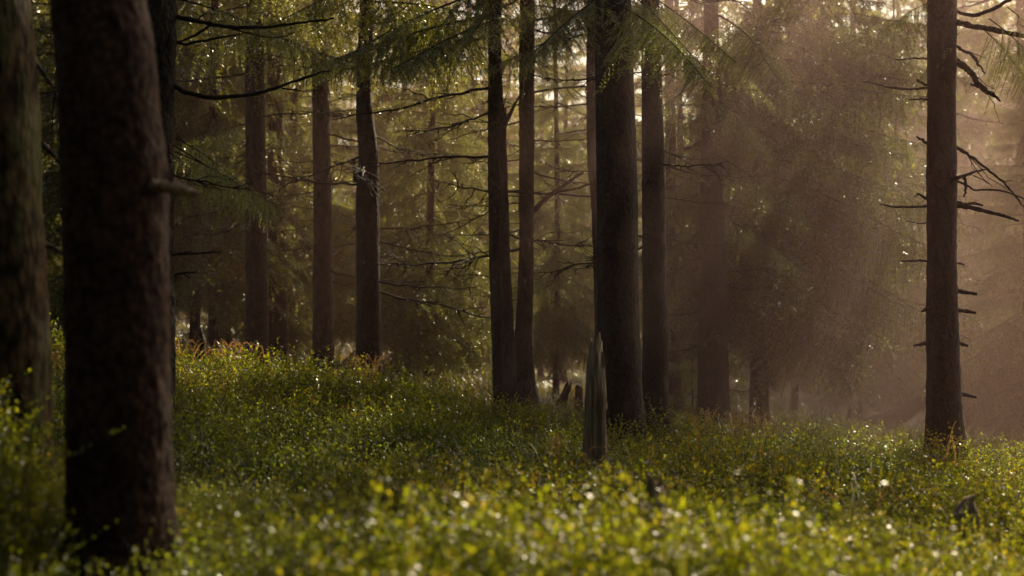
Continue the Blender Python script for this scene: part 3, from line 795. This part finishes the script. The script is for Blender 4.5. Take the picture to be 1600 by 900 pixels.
# leaning dead log behind the lone trunk
a, b = px(1350, 672, 22), px(1475, 592, 21)
Q = a + np.linspace(0, 1, 40)[:, None] * (b - a); Q[:, 2] -= .12 * np.sin(np.linspace(0, 3.14, 40))
o0 = Q[0].copy()
t = thing('fallen_log', 'dark fallen log leaning up through the mist behind the lone trunk', 'log', o0)
mb = MB(); add_tube(mb, Q - o0, np.linspace(.17, .10, 40), 20, 0, trunk_bump(77, .08, .01)); link('trunk', mb.mesh('trunk', [M_BARK], True), t)
for i in range(6):
    bb = link('branch', BRANCHES[(i * 3) % 14], t, Q[8 + i * 5] - o0); bb.scale = (.6 + .1 * i,) * 3; bb.rotation_euler = (0.4, -.9 + .4 * (i % 3), 1.0 + i)

# sapling between the dark trunks
sap = px(1082, 668, 17); sap[2] = float(ground_z(np.array(sap[0]), np.array(17.0)))
t = thing('spruce_sapling', 'small pale spruce sapling between the thin hazy trunk and the stout trunk', 'tree', sap)
link('crown', crown_mesh(44, .15, 1.25, .55, 5, B_LOW, B_LOW, .13, 5, .9, .8, low=(.05, .2)), t)
mb = MB(); add_tube(mb, np.array([[0, 0, -.1], [0, 0, .6], [0, 0, 1.25]]), [.015, .01, .003], 6); link('trunk', mb.mesh('trunk', [M_TWIG]), t)


# ------------------------------------------------------------------ bilberry undergrowth, grass
def clump_arrays(seed, nst=9, leaves=24, ll=0.024, H=.40, spread=.17):
    r = np.random.default_rng(seed)
    Lv, Lf, Lvar, SQ = [], [], [], []
    P, D, U = [], [], []
    for s in range(nst):
        az = r.uniform(0, 6.283); out = spread * math.sqrt(r.random())
        h = H * r.uniform(.6, 1.1)
        p0 = np.array([.5 * out * math.cos(az), .5 * out * math.sin(az), 0.0]); p1 = np.array([out * math.cos(az), out * math.sin(az), h]) + np.append(r.normal(0, .03, 2), 0)
        def strip(a, b, w):
            sd = norm(np.cross(b - a, r.normal(0, 1, 3))) * w
            SQ.append(np.array([a - sd, a + sd, b + sd * .5, b - sd * .5]))
        mid = (p0 + p1) / 2 + np.append(r.normal(0, .02, 2), 0)
        strip(p0, mid, .0016); strip(mid, p1, .0012)
        ends = [(mid, p1, .5)]
        for b in range(r.integers(2, 5)):
            q = mid + (p1 - mid) * r.uniform(-.5, .7)
            e = q + np.append(r.normal(0, .07, 2), r.uniform(.05, .16))
            strip(q, e, .001); ends.append((q, e, .0))
        per = max(2, leaves // len(ends))
        for a, b, lo in ends:
            u = r.uniform(0, 1.05, per)
            P.append(a + u[:, None] * (b - a)); U.append((a + u[:, None] * (b - a))[:, 2] / H)
            d = r.normal(0, 1, (per, 3)); d[:, 2] = np.abs(d[:, 2]) * .45 + .25 * (r.random(per) - .2)
            D.append(norm(d + .5 * norm(b - a)))
    P, D, U = np.concatenate(P), np.concatenate(D), np.concatenate(U)
    k = len(P)
    up = np.array([0, 0, 1.0]) + r.normal(0, .45, (k, 3))
    S = norm(np.cross(D, up)); Nn = norm(np.cross(S, D))
    l = ll * r.uniform(.65, 1.25, (k, 1)); w = l * .30
    V = np.stack([P, P + D * l * .45 + S * w + Nn * l * .10, P + D * l, P + D * l * .45 - S * w + Nn * l * .10], 1)
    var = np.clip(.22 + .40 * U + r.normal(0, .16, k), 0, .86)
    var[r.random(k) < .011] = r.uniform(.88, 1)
    return V.reshape(-1, 3).astype(np.float32), var.astype(np.float32), np.concatenate(SQ).astype(np.float32)


def shrub_height(x, y):
    h = 0.36 + 0.15 * noise2(x, y, .6, 21) + 0.08 * noise2(x, y, 1.7, 22)
    h = h - 0.12 * np.exp(-((x - 2.0) / .55) ** 2 - ((y - 11.9) / .4) ** 2) + 0.22 * np.exp(-((x - .35) / 1.25) ** 2 - ((y - 4.1) / .75) ** 2) + 0.30 * np.exp(-((x + 2.0) / .45) ** 2 - ((y - 4.6) / .7) ** 2)
    h = h - 0.10 * np.exp(-((x + 1.0) / .45) ** 2 - ((y - 3.6) / 1.0) ** 2)
    h = h * np.where(y > 13, np.clip(1 - (y - 13) * .05, .55, 1), 1)
    return np.clip(h, .14, .8)


KEEP_OUT = [(T['base'][0], T['Y'], T['R'].max() * .9) for T in TREES.values()]


def scatter(n, y0, y1, k, pad=1.2, seed=0):
    r = np.random.default_rng(seed)
    y = np.sqrt(r.uniform(y0 ** 2, y1 ** 2, n))
    x = r.uniform(-1, 1, n) * (.37 * y + pad)
    for cx, cy, cr in KEEP_OUT:
        m = (x - cx) ** 2 + (y - cy) ** 2 > cr ** 2
        x, y = x[m], y[m]
    return x, y


def undergrowth():
    mb = MB()
    r = np.random.default_rng(9)
    near = [clump_arrays(500 + i, 11, 58, .0145) for i in range(8)]
    mid = [clump_arrays(520 + i, 9, 28, .020) for i in range(8)]
    far = [clump_arrays(540 + i, 8, 17, .027) for i in range(8)]
    for protos, n, y0, y1, sd in ((near, 2100, 1.5, 6.5, 1), (mid, 2700, 6.5, 12.5, 2), (far, 3600, 12.5, 26, 3)):
        x, y = scatter(n, y0, y1, 0, 1.2, sd)
        dn = noise2(x, y, .5, 31) * .5 + noise2(x, y, .16, 32) * .6
        keep = np.where(y < 11, dn > -.42, dn + .010 * (11 - y) * np.where(x > -1.2, 9, 4) * .12 - np.where((x > -1.6) & (y > 12.5), .12, 0) > -.25)
        x, y = x[keep], y[keep]
        z = ground_z(x, y); hh = shrub_height(x, y)
        patch = noise2(x, y, .8, 41)
        for i in range(len(x)):
            V, var, SQ = protos[r.integers(0, 8)]
            s = hh[i] / .40 * r.choice([.75, .9, 1.0, 1.1, 1.2 if y[i] > 6 else 1.0]) * r.uniform(.88, 1.1)
            Rm = rot(r.uniform(0, 6.283), r.normal(0, .08)) * np.array([max(s, .8), max(s, .8), s])[None]
            off = np.array([x[i], y[i], z[i] - .02])
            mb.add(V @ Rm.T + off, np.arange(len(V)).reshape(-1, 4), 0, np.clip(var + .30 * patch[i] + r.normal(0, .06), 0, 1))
            mb.add(SQ @ Rm.T + off, np.arange(len(SQ)).reshape(-1, 4), 1)
    tag(link('bilberry_undergrowth', mb.mesh('bilberry_undergrowth', [M_LEAF, M_STEM])), 'dense low bilberry bushes with small leaves carpeting the clearing', 'undergrowth', kind='stuff')


undergrowth()


def blades(x, y, r, H, w, var):
    """curved grass blades as 2-quad ribbons"""
    n = len(x)
    az = r.uniform(0, 6.283, n)
    h = H * r.uniform(.5, 1.2, n); b = h * r.uniform(.15, .9, n)
    z = ground_z(x, y) - .02
    d = np.stack([np.cos(az), np.sin(az), 0 * az], -1); s = np.stack([-np.sin(az), np.cos(az), 0 * az], -1)
    s = norm(s + .5 * r.normal(0, 1, (n, 3)) * [1, 1, 0])
    P0 = np.stack([x, y, z], -1); up = np.array([0, 0, 1.0])
    P1 = P0 + d * (b * .25)[:, None] + up * (h * .6)[:, None]
    P2 = P0 + d * b[:, None] + up * (h * .95)[:, None]
    W = (w * r.uniform(.6, 1.3, n))[:, None] * s
    V = np.stack([P0 - W, P0 + W, P1 + W * .8, P1 - W * .8, P2 + W * .2, P2 - W * .2], 1).reshape(-1, 3)
    i = np.arange(n)[:, None] * 6
    q = np.concatenate([i + np.array([0, 1, 2, 3]), i + np.array([3, 2, 4, 5])])
    return V, q, np.concatenate([var, var])


def grass():
    r = np.random.default_rng(19)
    mb = MB()
    x, y = scatter(150000, 10.5, 48, 0, 2, 6)
    p = noise2(x, y, .22, 51); p2 = noise2(x, y, .9, 52)
    k = (p * .6 + p2 * .5 + .25 * (y > 16) + .45 * np.exp(-((x - 5.5) / 2.5) ** 2 - ((y - 16) / 4) ** 2) + .3 * np.exp(-((x - 2.2) / 1.2) ** 2 - ((y - 13) / .8) ** 2) + .35 * np.exp(-((x + .9) / 1.1) ** 2 - ((y - 14.5) / 2.5) ** 2)) > -.12
    x, y, p, p2 = x[k], y[k], p[k], p2[k]
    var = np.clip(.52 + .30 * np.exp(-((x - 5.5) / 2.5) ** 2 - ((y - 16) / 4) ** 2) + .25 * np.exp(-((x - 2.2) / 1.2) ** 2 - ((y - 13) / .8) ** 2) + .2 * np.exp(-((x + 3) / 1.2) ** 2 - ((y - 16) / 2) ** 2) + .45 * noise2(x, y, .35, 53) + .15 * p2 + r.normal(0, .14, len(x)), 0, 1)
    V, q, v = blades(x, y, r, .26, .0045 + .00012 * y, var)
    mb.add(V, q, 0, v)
    x, y = scatter(9000, 4.2, 10.5, 0, 1.0, 8)          # thin grass mixed into the bilberries
    k = noise2(x, y, .8, 55) > -.1
    x, y = x[k], y[k]
    V, q, v = blades(x, y, r, .34, np.full(len(x), .0011), np.clip(.3 + r.normal(0, .2, len(x)), 0, 1))
    mb.add(V, q, 0, v)
    tag(link('forest_grass', mb.mesh('forest_grass', [M_GRASS])), 'thin green and straw coloured grass between the bilberries and under the trees', 'grass', kind='stuff')


grass()


def tuft(u, v, Y, n, L, label, seed, width=.25, var=.7):
    r = np.random.default_rng(seed)
    x = (u - 800) / F * Y
    z = float(ground_z(np.array(x), np.array(float(Y))))
    ztop = px(u, v - 9, Y)[2]
    h = max(.25, ztop - z)
    mb = MB()
    for i in range(int(n * 1.5)):
        az = r.uniform(0, 6.283); reach = L * r.uniform(.3, 1.0); hh = h * r.uniform(.6, 1.02)
        s = np.linspace(0, 1, 14)
        k = r.uniform(.9, 1.45)
        px_ = np.stack([np.cos(az) * reach * s ** 1.6, np.sin(az) * reach * s ** 1.6 * .6, hh * np.sin(np.minimum(s * k * 1.57, 2.6))], -1) + np.append(r.normal(0, width * .18, 2), 0)
        w = (.003 + .00032 * Y) * (1 - .75 * s)
        sd = norm(np.cross(np.gradient(px_, axis=0), r.normal(0, 1, 3))) * w[:, None]
        V = np.concatenate([px_ - sd, px_ + sd])
        q = np.stack([np.arange(13), np.arange(1, 14), np.arange(15, 28), np.arange(14, 27)], -1)
        mb.add(V, q, 0, np.clip(var + r.normal(0, .15), 0, 1))
    o = link('grass_tuft', mb.mesh('grass_tuft', [M_DRY]), None, (x, Y, z))
    tag(o, label, 'grass tuft', 'arched dry grass tufts')


tuft(577, 558, 14.4, 26, .30, 'reddish dry grass arching against the foot of the crooked trunk', 1, var=.75)
tuft(443, 582, 13.0, 12, .35, 'lone pale grass arc in the bilberries below the straight sunlit-edged trunk', 2, var=.85)
tuft(866, 674, 8.3, 9, .30, 'few bent golden blades left of the grey splintered stem', 3, var=.8)
tuft(905, 700, 8.4, 8, .18, 'short yellow grass wisps touching the splintered stem on its left', 4, var=.7)
tuft(1098, 646, 11.9, 26, .40, 'rust-gold grass arcs before the stout trunk', 5, var=.8)
tuft(1138, 650, 12.0, 22, .35, 'broad bow of gold grass between the stout trunk and the skirted spruce', 6, var=.75)
tuft(1184, 648, 11.7, 24, .30, 'upright and curled gold grass before the skirted spruce trunk', 7, var=.75)
tuft(1474, 668, 10.7, 7, .12, 'small looped yellow blades against the foot of the lone misty trunk', 8, var=.85)
tuft(1345, 752, 7.0, 7, .3, 'bent golden blade clump in the bright bilberries above the small rotten stump', 9, var=.75)
tuft(352, 540, 15.6, 60, .30, 'glowing orange grass on the far left rise beside the pointed stump', 10, .9, var=.9)
tuft(292, 534, 14.5, 16, .30, 'orange arching grass left of the pointed stump', 11, .4, var=.85)
tuft(88, 545, 10, 30, .3, 'orange grass glimpsed between the two nearest trunks', 12, .5, var=.85)

# ------------------------------------------------------------------ haze, sky, sun, camera

def haze(name, label, density, poly, z0, z1):
    m, nt, out = mat_new(name)
    v = N(nt, 'ShaderNodeVolumeScatter')
    v.inputs['Color'].default_value = (1.0, 0.62, 0.55, 1)
    v.inputs['Density'].default_value = density
    v.inputs['Anisotropy'].default_value = 0.5
    nt.links.new(v.outputs[0], out.inputs['Volume'])
    n = len(poly)
    V = [(x, y, z) for z in (z0, z1) for x, y in poly]
    mb = MB()
    mb.add(V, [(i, (i + 1) % n, n + (i + 1) % n, n + i) for i in range(n)])
    for f in (list(range(n))[::-1], list(range(n, 2 * n))):
        mb.Fs.append((np.array([f]), np.zeros(1, np.int32), np.full(1, .5, np.float32)))
    tag(link(name, mb.mesh(name, [m])), label, 'haze', kind='stuff')


haze('haze', 'thin brown morning mist between the trunks', 0.0068, [(-45, 28), (-5.2, 16.5), (-2.6, 13.2), (-.6, 10.8), (0.6, 9.0), (3.2, 7.8), (55, 6), (55, 75), (-45, 75)], -6, 15)
haze('mist_bank_haze', 'denser sunlit mist drifting before the drooping spruce and the lone trunk', 0.042, [(-0.3, 12.4), (2.3, 9.0), (3.1, 10.4), (4.2, 11.9), (5.6, 13.6), (5.0, 16.8), (2.6, 17.2), (0.6, 14.2)], -3, 8.5)
haze('far_mist_haze', 'bright far mist among the spruces behind the lone trunk', 0.019, [(5.6, 17.3), (10, 17.1), (18, 22), (18, 33), (7.5, 33)], -3, 8.2)

S = bpy.context.scene
W = bpy.data.worlds.new('World'); S.world = W
W.use_nodes = True
nt = W.node_tree
bg = nt.nodes['Background']
sky = nt.nodes.new('ShaderNodeTexSky')
sky.sky_type = 'NISHITA'
sky.sun_disc = False
sky.sun_elevation = SUN_EL
sky.sun_rotation = SUN_AZ
sky.air_density, sky.dust_density, sky.ozone_density = 1.0, 3.0, 0.6
tint = nt.nodes.new('ShaderNodeMix'); tint.data_type = 'RGBA'; tint.blend_type = 'MULTIPLY'
tint.inputs[0].default_value = 1.0; tint.inputs[7].default_value = (1.0, 0.84, 0.70, 1)
nt.links.new(sky.outputs[0], tint.inputs[6]); nt.links.new(tint.outputs[2], bg.inputs[0])
bg.inputs[1].default_value = 0.14

sun = bpy.data.lights.new('sun', 'SUN')
sun.energy = 5.0
sun.angle = math.radians(0.5)
sun.color = (1.0, 0.775, 0.52)
so = bpy.data.objects.new('sun', sun); C.objects.link(so)
# a sun lamp shines along its own -Z: aim +Z at the sun (azimuth clockwise from +Y)
so.rotation_euler = (math.pi / 2 - SUN_EL, 0, math.pi - SUN_AZ)
so.location = (20, 40, 30)

cam = bpy.data.cameras.new('camera')
cam.lens = 50.0; cam.sensor_width = 36.0
cam.clip_end = 600; cam.clip_start = 0.05
cam.dof.use_dof = True
cam.dof.focus_distance = 11.0
cam.dof.aperture_fstop = 1.8
cam.dof.aperture_blades = 0
co = bpy.data.objects.new('camera', cam); C.objects.link(co)
co.location = (0, 0, CAM_Z)
co.rotation_euler = (math.pi / 2 + PITCH, 0, 0)
S.camera = co

S.render.engine = 'CYCLES'
S.view_settings.view_transform = 'Standard'
S.view_settings.look = 'None'
S.view_settings.exposure = 0
cy = S.cycles
cy.use_denoising = True
cy.denoiser = 'OPENIMAGEDENOISE'
cy.denoising_input_passes = 'RGB_ALBEDO_NORMAL'
cy.max_bounces = 5
cy.diffuse_bounces = 2; cy.glossy_bounces = 1; cy.transmission_bounces = 3; cy.volume_bounces = 1
cy.sample_clamp_indirect = 3.0
cy.caustics_reflective = False; cy.caustics_refractive = False
